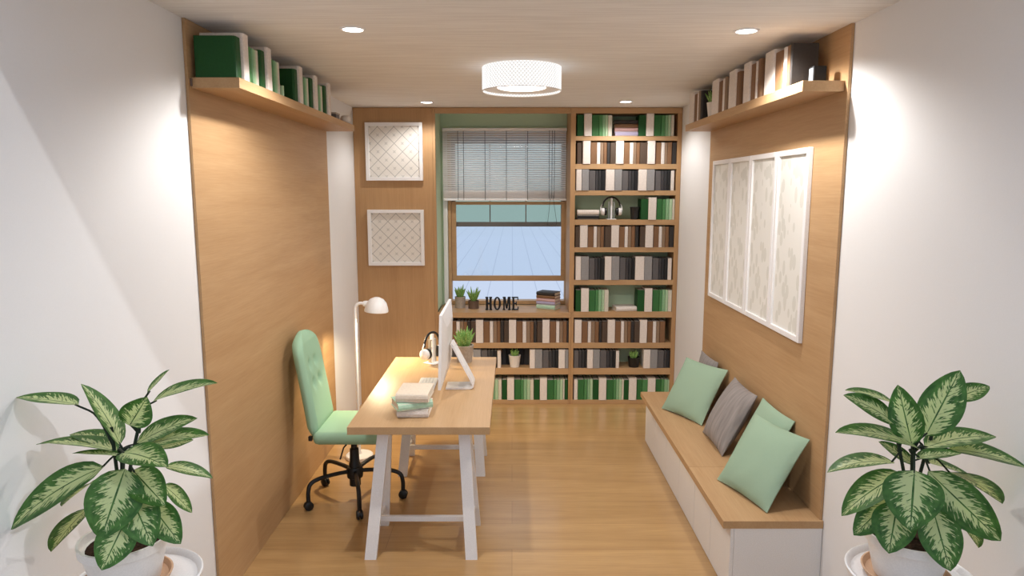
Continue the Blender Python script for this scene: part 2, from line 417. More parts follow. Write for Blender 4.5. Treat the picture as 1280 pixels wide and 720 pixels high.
obj('board', MB().box(1.300, 1.488, 3.187, 5.30, 2.412, 2.459, .0015), 'oak_y', t)

t = thing('wall_cladding', 'full height oak panel left of the window holding two lattice pictures', 'wall panel', (-1.05, 6.27, 0))
obj('panel', MB().box(XL + .001, -.705, 6.24, 6.27, .001, 2.697, .001), 'oak_z', t)
obj('edge_board', MB().box(-.704, -.680, 6.238, 6.272, .001, 2.697, .001), 'oak_z', t)
t = tag(obj('header_board', MB().box(-.679, .519, 6.24, 6.275, 2.648, 2.697, .001), 'oak_x', org=(0, 6.25, 2.648)),
        'long oak board under the ceiling above the green window recess', 'board')
t = tag(obj('window_board', MB().box(-.679, .541, 6.235, 6.688, .818, .867, .002), 'oak_x', org=(-.07, 6.25, .818)),
        'wide oak window board topping the low bookcase', 'window sill')

# bookcases: shelf tops (the books stand on them)
ROWZ = [2.451, 2.208, 1.974, 1.714, 1.465, 1.168, .876, .584, .344, .040]
ROWB = [2.412, 2.163, 1.931, 1.667, 1.421, 1.122, .820, .533, .283, .001]
D0, D1 = 6.24, 6.69
tb = thing('bookcase', 'tall built-in oak bookcase right of the window, filled with books', 'bookcase', (1.02, D0, 0))
obj('side_panel', MB().box(.5205, .564, D0, D1, .8685, 2.646, .001), 'oak_z', tb)
obj('side_panel', MB().box(.543, .566, D0, D1, .001, .868, .001), 'oak_z', tb)
obj('side_panel', MB().box(1.465, 1.503, D0, D1, .001, 2.646, .001), 'oak_z', tb)
obj('back_panel', MB().box(.5645, 1.4645, 6.49, 6.505, .877, 2.6465), 'green_wall', tb)
obj('back_panel', MB().box(.5665, 1.4645, 6.49, 6.505, .0405, .8195), 'green_wall', tb)
obj('top_panel', MB().box(.5205, 1.503, D0, D1, 2.647, 2.697, .001), 'oak_x', tb)
for zt, zb in zip(ROWZ, ROWB):
    x0 = .5642 if zt > .9 else .5662
    obj('shelf', MB().box(x0, 1.4648, D0, 6.489, zb, zt, .001), 'oak_x', tb)
lb = thing('bookcase', 'low oak bookcase under the window board, left of the tall bookcase', 'bookcase', (-.07, D0, 0))
obj('side_panel', MB().box(-.679, -.66, D0 + .002, D1, .001, .817, .001), 'oak_z', lb)
obj('side_panel', MB().box(.523, .542, D0 + .002, D1, .001, .817, .001), 'oak_z', lb)
for zt, zb in list(zip(ROWZ, ROWB))[7:]: obj('shelf', MB().box(-.6598, .5228, D0, 6.489, zb, zt, .001), 'oak_x', lb)
obj('back_panel', MB().box(-.6595, .5225, 6.49, 6.505, .0405, .8165), 'green_wall', lb)

# ---------------------------------------------------------------- books
BCACHE = {}
def book_mesh(col, w, d, h, rnd=True):
    """standing book: spine at y=0 facing -y, thickness along x; cover and page block"""
    key = (col, round(w, 3), round(d, 3), round(h, 3), rnd)
    if key in BCACHE: return BCACHE[key]
    mb = MB(); t = min(.0035, w * .16); r = min(.006, w * .22)
    poly = [(0, d), (0, r), (r * .35, r * .3), (r, 0), (w - r, 0), (w - r * .35, r * .3), (w, r), (w, d), (w - t, d), (w - t, t * 1.2), (t, t * 1.2), (t, d)]
    mb.prism(poly, lambda a, b, z: (a, b, z), 0, h)
    for f in mb.bm.faces: f.material_index = 0
    k = len(mb.bm.faces); mb.box(t, w - t, t * 1.2, d - .004, .003, h - .004)
    mb.bm.faces.ensure_lookup_table()
    for f in mb.bm.faces[k:]: f.material_index = 1
    bmesh.ops.recalc_face_normals(mb.bm, faces=mb.bm.faces)
    me = bpy.data.meshes.new('book'); mb.bm.to_mesh(me); mb.bm.free()
    me.materials.append(M['b_' + col]); me.materials.append(M['pages' if col in ('white', 'ivory', 'narrow white', 'pale green') else 'pages_dim'])
    BCACHE[key] = me; return me

ORD = ['first', 'second', 'third', 'fourth', 'fifth', 'sixth', 'seventh', 'eighth', 'ninth', 'tenth', 'eleventh', 'twelfth']
def row_labels(cols, where, side='from left'):
    cnt = {}; out = []
    for c in cols:
        i = cnt.get(c, 0); cnt[c] = i + 1
        out.append((c, i))
    return [('%s book, the only %s one, %s' % (c, c, where)) if cnt[c] == 1 else '%s book, %s %s %s, %s' % (c, ORD[i], c, side, where) for c, i in out]

GREEN = ['dark green', 'white', 'green', 'mid green', 'light green', 'pale green', 'ivory']
BROWN = ['dark brown', 'white', 'brown', 'narrow white', 'tan', 'brown', 'charcoal']
GREY = ['white', 'light grey', 'mid grey', 'dark grey', 'slate', 'black']
def zoom(ox, s): return lambda e: [ox + v / s for v in e]
z1, z2, z3, z5 = zoom(710, 5.14), zoom(710, 6), zoom(590, 4.741), zoom(710, 7.2)
# (row, where, [(colours, edges in photo columns)], height)
def seg(cols, edges): return [(c, a, b) for c, a, b in zip(cols, edges, edges[1:])]
SH = 'tall bookcase shelf from top'
ROWS = []
ROWS.append((0, 'top shelf of tall bookcase', seg(GREEN, z1([58, 104, 154, 200, 222, 240, 257, 284])) + seg(GREEN, z1([455, 504, 554, 600, 625, 645, 661, 684])), .188))
ROWS.append((1, 'second ' + SH, seg(BROWN, z1([58, 95, 145, 185, 208, 228, 250, 271])) + seg(BROWN[:6], z1([272, 308, 360, 397, 421, 440, 463])) + seg(BROWN, z1([464, 512, 562, 600, 622, 640, 668, 700])), .194))
ROWS.append((2, 'third ' + SH, seg(GREY, z1([53, 88, 135, 177, 195, 215, 242])) + seg(GREY, z1([242, 300, 348, 388, 408, 428, 452])) + seg(GREY, z1([452, 508, 558, 598, 618, 638, 659])) + seg(GREY[:1], z1([660, 684])), .182))
ROWS.append((3, 'fourth ' + SH, seg(GREEN, z5([657, 725, 797, 850, 880, 910, 940, 968])), .19))
ROWS.append((4, 'fifth ' + SH, seg(BROWN, z2([55, 90, 148, 192, 217, 245, 270, 276])) + seg(BROWN, z2([277, 325, 383, 425, 450, 475, 503, 530])) + seg(BROWN, z2([540, 582, 640, 682, 706, 730, 757, 797])), .196))
ROWS.append((5, 'sixth ' + SH, seg(GREY, z2([57, 98, 157, 200, 222, 245, 275])) + seg(GREY, z2([276, 327, 386, 432, 455, 478, 505])) + seg(GREY, z2([505, 573, 632, 680, 700, 722, 748])) + seg(GREY[:1], z2([748, 778])), .205))
ROWS.append((6, 'seventh ' + SH, seg(GREEN, z2([57, 98, 157, 205, 228, 252, 273, 305])) + seg(GREEN, z2([522, 575, 633, 685, 705, 730, 750, 780])), .205))
T8 = 'third tall bookcase shelf from bottom'; T9 = 'second tall bookcase shelf from bottom'; T10 = 'bottom shelf of tall bookcase'
ROWS.append((7, T8, seg(BROWN[1:], z3([608, 650, 686, 706, 730, 752, 769])) + seg(BROWN, z3([770, 804, 848, 882, 902, 922, 942, 961])) + seg(BROWN[:6], z3([962, 995, 1038, 1072, 1092, 1112, 1145])), .205))
ROWS.append((8, T9, seg(['mid grey', 'dark grey', 'slate', 'black'], z3([604, 632, 650, 668, 683])) + seg(GREY, z3([683, 718, 758, 798, 815, 835, 853])) + seg(GREY[:1], z3([853, 873])) + seg(GREY, z3([1018, 1058, 1100, 1138, 1155, 1169, 1182])), .168))
ROWS.append((9, T10, seg(GREEN[1:6], z3([604, 627, 665, 683, 700, 716])) + seg(GREEN, z3([716, 752, 797, 838, 855, 872, 888, 900])) + seg(['dark green', 'white', 'green', 'mid green'], z3([900, 930, 976, 1010, 1042])) + seg(GREEN[1:5], z3([1042, 1088, 1120, 1140, 1160])) + seg(['pale green'], z3([1160, 1180])), .198))
L8 = 'upper shelf of low bookcase'; L9 = 'middle shelf of low bookcase'; L10 = 'bottom shelf of low bookcase'
ROWS.append((7, L8, seg(BROWN[2:], z3([-131, -93, -72, -49, -28, -9])) + seg(BROWN, z3([-8, 22, 67, 105, 126, 148, 168, 189])) + seg(BROWN, z3([190, 218, 262, 300, 322, 345, 365, 384])) + seg(BROWN, z3([385, 417, 460, 498, 518, 540, 562, 586])), .205))
ROWS.append((8, L9, seg(GREY[1:], z3([-195, -150, -110, -90, -70, -51])) + seg(GREY, z3([-50, 8, 52, 92, 111, 130, 149])) + seg(['white', 'slate', 'black', 'slate', 'black', 'slate'], z3([150, 172, 205, 240, 275, 308, 341])) + seg(GREY, z3([342, 374, 417, 455, 474, 494, 512])) + seg(GREY[:2], z3([513, 552, 586])), .168))
ROWS.append((9, L10, seg(GREEN, z3([-204, -176, -132, -92, -76, -56, -36, -14])) + seg(GREEN, z3([-10, 20, 62, 100, 117, 136, 156, 176])) + seg(GREEN, z3([178, 208, 250, 290, 306, 326, 345, 366])) + seg(GREEN, z3([367, 402, 445, 485, 503, 522, 538, 549])) + seg(GREEN[:1], z3([550, 578])), .198))
# the left part of the low bookcase, seen past the monitor and the desk
ROWS[10][2][:0] = seg(BROWN[:2], z3([-203, -176, -132]))
HV = {'white': 1.0, 'narrow white': .955, 'light grey': 1.03}
for r, where, segs, h in ROWS:
    z = ROWZ[r]; labs = row_labels([s[0] for s in segs], where)
    for (c, u0, u1), lab in zip(segs, labs):
        big = c in ('white', 'light grey') and (u1 - u0) > 6
        yf = 6.243 - (.012 if big else 0) + (0 if big else random.choice((0, .004, .008)))
        if r == 8 and u0 > z3([170])[0] and u1 < z3([342])[0]: yf = 6.366      # the books behind the white pot stand farther in
        x0, x1 = ux(u0, yf, z + .1), ux(u1, yf, z + .1)
        lo_, hi_ = (-.659, .522) if where.endswith('low bookcase') else (.567 if r > 6 else .565, 1.464)
        x0, x1 = max(x0, lo_), min(x1, hi_)
        hh = h * (1.045 if big else .955 + .02 * random.random())
        hh = min(hh, (ROWB[r - 1] if r else 2.647) - z - .003)
        if r == 7 and x0 < .5: hh = min(hh, .818 - z - .003)
        o = bpy.data.objects.new('book', book_mesh(c, x1 - x0 - .0008, .115 if yf > 6.3 else .185 if big else .165, hh)); C.objects.link(o)
        o.location = (x0 + .0004, yf, z + .0005)
        tag(o, lab, 'book', 'books on the ' + where)

# books on the two wall shelves, each with its cover and its pages
def shelf_book(col, w, d, h, loc, rz, lab, group):
    t = thing('book', lab, 'book', loc, group); t.rotation_euler = (0, 0, rz)
    mb = MB(); e = min(.004, w * .15); r = min(.012, w * .25)
    poly = [(0, d), (0, r), (r * .3, r * .3), (r, 0), (w - r, 0), (w - r * .3, r * .3), (w, r), (w, d), (w - e, d), (w - e, e * 1.2), (e, e * 1.2), (e, d)]
    mb.prism(poly, lambda a, b, z: (a, b, z), 0, h)
    obj('cover', mb, 'b_' + col, t, local=True)
    obj('pages', MB().box(e + .0002, w - e - .0002, e * 1.2 + .0002, d - .005, .003, h - .004), 'pages', t, local=True)
    return t

GW = [.065, .07, .055, .03, .024, .02, .034]; GD = [.178, .19, .16, .15, .15, .14, .15]; GH = [.175, .2, .17, .168, .165, .163, .166]
ZL = 2.4575; left_seq = []
for y0, k in ((3.092, 7), (3.393, 7), (3.905, 7), (4.207, 7), (4.509, 2)):
    y = y0
    for i in range(k):
        left_seq.append((GREEN[i], GW[i], GD[i], GH[i], y)); y += GW[i]
labs = row_labels([s[0] for s in left_seq], 'shelf high on left wall', 'from near end')
for (c, w, d, h, y), lab in zip(left_seq, labs):
    x = -1.182 if c == 'white' else (-1.192 if c == 'dark green' else -1.20 if c in ('light green', 'pale green', 'ivory') else -1.205)
    shelf_book(c, w - .001, min(d, x + 1.388), h, (x, y + .0005, ZL), R(90), lab, 'books on the left wall shelf')
shelf_book('pale green', .02, .12, .055, (-1.19, 3.70, ZL), R(90), 'small low pale green book standing alone between the two runs on the left shelf', 'books on the left wall shelf')
ornament = tag(obj('vase', MB().lathe([(.02, 0), (.032, .03), (.034, .07), (.018, .12), (.014, .15), (.02, .168)], (-1.27, 3.80, ZL), 20), 'dark_red', org=(-1.27, 3.80, ZL), smooth=True),
               'small dark red ornament half hidden in the gap between books on the left shelf', 'ornament')
b = thing('box', 'small grey patterned box near the far end of the left wall shelf', 'box', (-1.22, 4.80, ZL))
obj('body', MB().box(-1.25, -1.188, 4.78, 4.88, ZL, ZL + .028, .002), 'b_mid grey', b)
obj('lid', MB().box(-1.252, -1.186, 4.778, 4.882, ZL + .0285, ZL + .039, .002), 'grey_pot', b)
tag(obj('candle_bowl', MB().lathe([(.018, 0), (.034, .012), (.04, .032), (.034, .05), (.026, .056), (.024, .05), (.0, .046)], (-1.215, 5.17, ZL), 24), 'white_pot', org=(-1.215, 5.17, ZL), smooth=True),
    'small round white candle bowl at the far end of the left wall shelf', 'bowl')

ZR = 2.4595
RB = [('charcoal', 3.345, 3.366, .125, .193), ('brown', 3.367, 3.405, .12, .19), ('narrow white', 3.406, 3.452, .12, .19), ('brown', 3.453, 3.555, .12, .185), ('white', 3.556, 3.69, .128, .208),
      ('brown', 3.745, 3.80, .15, .2), ('narrow white', 3.801, 3.83, .16, .195), ('brown', 3.831, 3.905, .165, .19), ('white', 3.906, 4.02, .18, .213),
      ('brown', 4.08, 4.15, .165, .19), ('white', 4.151, 4.285, .18, .213),
      ('tan', 4.33, 4.38, .15, .2), ('narrow white', 4.381, 4.42, .16, .195), ('brown', 4.421, 4.50, .165, .19), ('white', 4.501, 4.64, .18, .213),
      ('charcoal', 4.885, 4.93, .15, .195), ('tan', 4.931, 4.98, .15, .2), ('narrow white', 4.981, 5.01, .16, .195), ('brown', 5.011, 5.09, .165, .19), ('white', 5.091, 5.22, .18, .213)]
labs = row_labels([q[0] for q in RB], 'shelf high on right wall', 'from near end')
for (c, y0, y1, d, h), lab in zip(RB, labs):
    x = 1.302 if c == 'white' else 1.306
    shelf_book(c, y1 - y0, d, h, (x, y1, ZR), R(-90), lab, 'books on the right wall shelf')
ck = thing('alarm_clock', 'small dark block clock with pale display at near end of right wall shelf', 'clock', (1.375, 3.27, ZR))
obj('case', MB().box(1.372, 1.432, 3.25, 3.30, ZR, ZR + .075, .004), 'b_black', ck)
obj('display', MB().box(1.3705, 1.3725, 3.255, 3.295, ZR + .008, ZR + .066), 'clock_face', ck, label='pale glowing display')

def lying_book(col, L, W, T, loc, rz, lab, group, pages='pages'):
    """book lying flat; spine along local x facing -y"""
    t = thing('book', lab, 'book', loc, group); t.rotation_euler = (0, 0, rz); e = .003
    poly = [(W / 2, 0), (-W / 2 + T * .3, 0), (-W / 2 + T * .06, T * .2), (-W / 2, T * .5), (-W / 2 + T * .06, T * .8), (-W / 2 + T * .3, T), (W / 2, T), (W / 2, T - e), (-W / 2 + T * .3, T - e), (-W / 2 + .004, T * .5), (-W / 2 + T * .3, e), (W / 2, e)]
    obj('cover', MB().prism(poly, lambda a, b, s: (s, a, b), -L / 2, L / 2), 'b_' + col, t, local=True)
    obj('pages', MB().box(-L / 2 + .004, L / 2 - .004, -W / 2 + .006, W / 2 - .005, e + .0003, T - e - .0003), pages, t, local=True)
    return t

def stack(spec, loc, rz, L, W, where, group):
    z = loc[2]; n = len(spec)
    names = ['bottom', 'second', 'third', 'fourth', 'fifth', 'sixth']
    for i, (c, T) in enumerate(spec):
        pos = 'topmost' if i == n - 1 else ('bottom' if i == 0 else names[i] + ' from bottom')
        lying_book(c, L, W, T, (loc[0], loc[1], z), rz + (random.uniform(-.03, .03) if n > 2 else 0), '%s book lying flat, %s in the stack %s' % (c, pos, where), group)
        z += T + .0005
five = [('mint', .046), ('lavender', .028), ('pink', .028), ('brown', .028), ('charcoal', .032)]
stack(five, (.345, 6.46, .8675), R(-27), .19, .14, 'on the window board', 'book stack on the window board')
zz = [('lavender', .042), ('pink', .03), ('brown', .034), ('charcoal', .032)]
stack(zz, (ux(782, 6.31, 2.53), 6.33, ROWZ[0] + .0005), 0, .205, .14, 'on the top bookcase shelf', 'book stack on the top bookcase shelf')
stack([('black', .043), ('white', .043)], (ux(734.5, 6.31, 1.77), 6.325, ROWZ[3] + .0005), 0, .198, .15, 'left on the fourth bookcase shelf', 'pair of flat books on the fourth shelf')
lying_book('white', .195, .15, .042, (ux(780.5, 6.31, .9), 6.32, ROWZ[6] + .0005), R(8), 'single white book lying flat on the green backed seventh bookcase shelf', 'single flat book on the seventh shelf')

# ---------------------------------------------------------------- pictures
def picture(x0, x1, z0, z1, lab):
    y = 6.2395; xc, zc = (x0 + x1) / 2, (z0 + z1) / 2
    t = thing('picture', lab, 'picture', (xc, y, zc), 'lattice pictures'); w = .03
    fr = MB().box(x0, x0 + w, y - .035, y, z0, z1, .002).box(x1 - w, x1, y - .035, y, z0, z1, .002)
    fr.box(x0 + w, x1 - w, y - .035, y, z0, z0 + w, .002).box(x0 + w, x1 - w, y - .035, y, z1 - w, z1, .002)
    obj('frame', fr, 'white', t); obj('print', MB().box(x0 + w, x1 - w, y - .012, y - .004, z0 + w, z1 - w), 'lattice', t)
picture(-1.294, -.790, 2.061, 2.567, 'upper white framed square print of a grey diamond lattice')
picture(-1.294, -.790, 1.302, 1.804, 'lower white framed square print of a grey diamond lattice')
ys = [3.466, 3.888, 4.310, 4.719, 5.121]
for i, nm in enumerate(('nearest', 'second nearest', 'third nearest', 'farthest')):
    y0, y1, x = ys[i] + .003, ys[i + 1] - .003, 1.4885; z0, z1 = 1.196, 2.185
    t = thing('wall_art', 'tall narrow white framed pale leaf print, %s of the four over the bench' % nm, 'picture', (x, (y0 + y1) / 2, 1.69), 'leaf prints on the right wall')
    w = .03
    fr = MB().box(x - .024, x, y0, y0 + w, z0, z1, .003).box(x - .024, x, y1 - w, y1, z0, z1, .003)
    fr.box(x - .024, x, y0 + w, y1 - w, z0, z0 + w, .003).box(x - .024, x, y0 + w, y1 - w, z1 - w, z1, .003)
    obj('frame', fr, 'white', t); obj('print', MB().box(x - .012, x - .004, y0 + w, y1 - w, z0 + w, z1 - w), 'leaf_print', t)

# ---------------------------------------------------------------- window blind
bl = thing('window_blind', 'half raised white slatted blind with dark cords over the upper window', 'blind', (-.06, 6.60, 2.54))
BX0, BX1, BY = -.652, .514, 6.615
obj('headrail', MB().box(BX0, BX1, BY - .022, BY + .022, 2.525, 2.552, .003), 'white', bl)
sl = MB(); zz_ = 2.512; tilt = R(41); nS = 0
while zz_ > 1.965:
    dy, dz = .0125 * math.cos(tilt), .0125 * math.sin(tilt)
    sl.hexa([(BX0 + .004, BY - dy, zz_ - dz), (BX1 - .004, BY - dy, zz_ - dz), (BX1 - .004, BY + dy, zz_ + dz), (BX0 + .004, BY + dy, zz_ + dz)],
            [(BX0 + .004, BY - dy, zz_ - dz + .0012), (BX1 - .004, BY - dy, zz_ - dz + .0012), (BX1 - .004, BY + dy, zz_ + dz + .0012), (BX0 + .004, BY + dy, zz_ + dz + .0012)])
    zz_ -= .0205
obj('slats', sl, 'slat', bl)
sk = MB()
for k in range(12): sk.box(BX0 + .004, BX1 - .004, BY - .0125, BY + .0125, 1.900 + k * .0058, 1.9055 + k * .0058)
obj('gathered_slats', sk, 'slat', bl)
obj('bottom_rail', MB().box(BX0, BX1, BY - .015, BY + .015, 1.879, 1.899, .003), 'white', bl)
for u in (572.5, 579.5, 606.3, 633, 659.6):
    x = ux(u, 6.6, 2.2); obj('ladder_cord', MB().box(x - .0022, x + .0022, BY - .0185, BY - .0155, 1.885, 2.53), 'cord', bl)
for u in (686.5, 690, 693): 
    x = ux(u, 6.6, 2.2); obj('pull_cord', MB().box(x - .002, x + .002, BY - .022, BY - .019, 1.9, 2.53), 'cord', bl)
xa, xb = ux(690, 6.6, 1.8), ux(695, 6.6, 1.75)
obj('pull_cord', MB().tube(curve([(ux(688, 6.6, 1.9), BY - .02, 1.93), (ux(686, 6.6, 1.8), BY - .02, 1.76), (ux(684.5, 6.6, 1.65), BY - .02, 1.66), (ux(687, 6.6, 1.63), BY - .02, 1.638),
    (ux(692, 6.6, 1.63), BY - .02, 1.638), (ux(695.5, 6.6, 1.65), BY - .02, 1.665), (ux(694, 6.6, 1.8), BY - .02, 1.77), (ux(691, 6.6, 1.9), BY - .02, 1.93)], 8), .0018, 6), 'cord', bl)

# ---------------------------------------------------------------- sign letters
def letter(ch, u0, u1, lab):
    y, z0, z1 = 6.375, .8675, .992
    x0, x1 = ux(u0, y, .93), ux(u1, y, .93); w = x1 - x0; h = z1 - z0
    mb = MB(); st, th = w * .27, .013
    b = lambda a0, a1, b0, b1: mb.box(x0 + a0 * w, x0 + a1 * w, y - .011, y + .011, z0 + b0 * h, z0 + b1 * h)
    if ch == 'H':
        b(.06, .40, .09, .91); b(.60, .94, .09, .91); b(.40, .60, .43, .57)
        for a in (0, .56): b(a, a + .44, 0, .09); b(a, a + .44, .91, 1)
    if ch == 'O':
        n = 32
        for i in range(n):
            q = []
            for k in (i, i + 1):
                t = 2 * math.pi * k / n
                q += [(math.cos(t), math.sin(t))]
            P = lambda c, s, f, yy: (x0 + w / 2 + c * w / 2 * f[0], yy, z0 + h / 2 + s * h / 2 * f[1])
            o_, i_ = (1, 1), (.42, .80)
            mb.hexa([P(*q[0], o_, y - .011), P(*q[1], o_, y - .011), P(*q[1], i_, y - .011), P(*q[0], i_, y - .011)],
                    [P(*q[0], o_, y + .011), P(*q[1], o_, y + .011), P(*q[1], i_, y + .011), P(*q[0], i_, y + .011)])
    if ch == 'M':
        b(.06, .26, .09, .91); b(.72, .96, .09, .91)
        for a, c in ((0, .32), (.66, 1)): b(a, c, 0, .09)
        b(0, .28, .91, 1); b(.72, 1, .91, 1)
        for s in (-1, 1):
            pts = [(.5 - .05 * s, .12), (.5 + .10 * s, .12), (.5 + .36 * s, 1), (.5 + .12 * s, 1)]
            mb.prism([(x0 + p * w, z0 + q * h) for p, q in pts], lambda a, c, t_: (a, t_, c), y - .0105, y + .0105)
    if ch == 'E':
        b(.1, .4, .09, .91); b(0, .95, 0, .09); b(0, .95, .91, 1); b(.4, .7, .45, .55)
        b(.85, 1, .09, .26); b(.82, .97, .76, .91); b(.62, .74, .36, .64)
    return tag(obj('sign_letter', mb, 'ink', org=((x0 + x1) / 2, y, z0)), lab, 'letter', 'black letters on the window board')
letter('H', 606.8, 615.2, 'black slab serif letter H, first of the word on the window board')
letter('O', 616.9, 626.2, 'black slab serif letter O standing between H and M on the window board')
letter('M', 628.4, 638.4, 'black slab serif letter M standing after the O on the window board')
letter('E', 639.6, 648.2, 'black slab serif letter E ending the word on the window board')

# ---------------------------------------------------------------- small potted succulents
def succulent(x, y, z, rt, rb, h, lh, pot, lab, spread=.55, n=11, seed=1):
    rnd = random.Random(seed)
    t = thing('potted_succulent', lab, 'potted plant', (x, y, z), 'small potted succulents')
    obj('pot', MB().lathe([(rb, 0), (rt * .98, h * .93), (rt, h * .95), (rt, h), (rt * .86, h), (rt * .84, h * .86), (0, h * .86)], (x, y, z), 28), pot, t, True)
    obj('soil', MB().lathe([(0, h * .865), (rt * .83, h * .87), (0, h * .9)], (x, y, z), 20), 'soil', t)
    fo = MB()
    for k in range(n):
        a = k * 2.4 + rnd.uniform(-.3, .3); s = spread * (.25 + .85 * (k / n)); L = lh * (1.0 - .3 * k / n) * rnd.uniform(.85, 1.05)
        b0 = Vector((x + rt * .2 * math.cos(a), y + rt * .2 * math.sin(a), z + h * .87)); d = Vector((math.cos(a) * s, math.sin(a) * s, 1)).normalized()
        out = Vector((math.cos(a), math.sin(a), 0))
        pts = [b0 + d * L * q + out * (L * .22 * s * q * q) for q in (0, .25, .5, .75, 1)]
        fo.tube(pts, [rt * .17, rt * .27, rt * .23, rt * .14, .001], 6)
    obj('foliage', fo, 'succulent', t, True)
succulent(ux(575.3, 6.50, .92), 6.50, .8675, .052, .045, .108, .13, 'grey_pot', 'spiky succulent in the taller grey pot on the window board', seed=2)
succulent(ux(592, 6.47, .9), 6.47, .8675, .051, .05, .075, .15, 'brown_pot', 'spiky succulent in low brown pot between grey pot and black letters', seed=3)
succulent(ux(643.3, 6.30, .4), 6.298, ROWZ[8] + .0005, .057, .043, .112, .08, 'white_pot', 'short succulent in white pot before black books in the low bookcase', seed=5)
succulent(ux(792, 6.30, .4), 6.298, ROWZ[8] + .0005, .057, .046, .092, .085, 'black_pot', 'short succulent in black pot in a green backed gap of the tall bookcase', seed=6)
succulent(1.352, 4.765, ZR, .044, .032, .098, .11, 'white_pot', 'leafy succulent in white pot between books on the right wall shelf', seed=8)
succulent(-.345, 4.905, .7405, .068, .052, .125, .16, 'grey_pot', 'spiky succulent in grey pot on the desk behind the monitor', n=18, seed=4)

# ---------------------------------------------------------------- desk, monitor and what stands on it
dk = thing('desk', 'long oak desk on white trestles in the middle of the room', 'desk', (-.49, 4.27, 0))
obj('desktop', MB().box(-.869, -.1165, 3.496, 5.047, .698, .74, .002), 'desk_oak', dk)
for ya, yb_ in ((3.486, 3.897), (4.585, 4.992)):
    ym = (ya + yb_) / 2
    tr = obj('trestle', MB().box(-.735, -.235, ym - .035, ym + .035, .668, .6978, .002), 'white', dk)
    for fx, tx in ((-.764, -.702), (-.2185, -.264)):
        for yy, s in ((ya, 1), (yb_, -1)):
            y0, y1 = yy, yy + s * .028; t0 = ym - s * .052; t1 = ym - s * .024; w = .0315
            obj('leg', MB().hexa([(fx - w, y0, 0), (fx + w, y0, 0), (fx + w, y1, 0), (fx - w, y1, 0)], [(tx - w, t0, .697), (tx + w, t0, .697), (tx + w, t1, .697), (tx - w, t1, .697)]), 'white', tr)
        xs = fx + (tx - fx) * .2
        obj('side_rail', MB().box(xs - .012, xs + .012, ya + .035, yb_ - .035, .118, .146, .002), 'white', tr)
    obj('crossbar', MB().box(-.740, -.238, ym - .012, ym + .012, .122, .152, .002), 'white', tr)

mo = thing('monitor', 'white all-in-one desktop computer seen from behind on the desk', 'computer', (-.33, 4.26, .7405))
th_ = R(1.8); X0 = -.428
def mpt(a, yy, zz2): return (X0 + a + (zz2 - .80) * math.tan(th_) , yy, zz2)
body = MB()
outl = [(-.009, .812), (-.009, 1.252), (.009, 1.252), (.009, .812)]
body.prism([(3.95, .806), (4.57, .806), (4.57, 1.254), (3.95, 1.254)], lambda a, b_, t_: mpt(t_, a, b_), -.009, .008)
bk = [(3.955, .811), (4.565, .811), (4.565, 1.249), (3.955, 1.249)]; bi = [(4.06, .90), (4.46, .90), (4.46, 1.16), (4.06, 1.16)]
body.hexa([mpt(.008, a, b_) for a, b_ in bk], [mpt(.028, a, b_) for a, b_ in bi])
obj('housing', body, 'white', mo)
obj('screen', MB().prism([(3.965, .87), (4.555, .87), (4.555, 1.242), (3.965, 1.242)], lambda a, b_, t_: mpt(t_, a, b_), -.0105, -.0092), 'screen', mo, label='black glass screen')
st = []
path = curve([(-.415, .7465), (-.33, .7465), (-.268, .748), (-.248, .756), (-.2455, .772), (-.27, .825), (-.33, .94), (-.377, 1.03)], 6)
stand = MB(); prev = None
pp = [Vector((p[0], p[1], 0)) for p in path]
nrm = []
for i, p in enumerate(pp):
    d = (pp[min(i + 1, len(pp) - 1)] - pp[max(i - 1, 0)]).normalized(); nrm.append(Vector((-d.y, d.x, 0)))
tk = .0055
rows_ = [[stand.bm.verts.new((p.x + n_.x * s * tk, yy, p.y + n_.y * s * tk)) for s, yy in ((-1, 4.19), (-1, 4.33), (1, 4.33), (1, 4.19))] for p, n_ in zip(pp, nrm)]
for a, b_ in zip(rows_, rows_[1:]):
    for k in range(4): stand.bm.faces.new((a[k], a[(k + 1) % 4], b_[(k + 1) % 4], b_[k]))
stand.bm.faces.new(rows_[0]); stand.bm.faces.new(rows_[-1][::-1])
obj('stand', stand, 'white', mo, True)
kb = thing('keyboard', 'slim white keyboard on the desk in front of the computer', 'keyboard', (-.54, 4.25, .7405))
obj('case', MB().box(-.602, -.486, 4.06, 4.44, .7405, .7475, .003), 'white', kb)
ky = MB()
for i in range(5):
    for j in range(14):
        ky.box(-.596 + i * .0215, -.596 + i * .0215 + .018, 4.068 + j * .0265, 4.068 + j * .0265 + .0225, .7477, .7505)
obj('keys', ky, 'keys', kb)
def dbook(col, x0, x1, y0, y1, z0, T, rz, lab):
    lying_book(col, x1 - x0, y1 - y0, T, ((x0 + x1) / 2, (y0 + y1) / 2, z0), rz, lab, 'book stack on the desk', 'pages')
dbook('white', -.630, -.458, 3.64, 3.87, .7405, .044, 0, 'white book lying flat at the bottom of the desk stack')
dbook('mint', -.655, -.46, 3.635, 3.80, .785, .043, R(24), 'mint green book set askew in the middle of the desk stack')
dbook('cream', -.630, -.452, 3.63, 3.86, .8285, .048, R(-2), 'cream book lying flat on top of the desk stack')

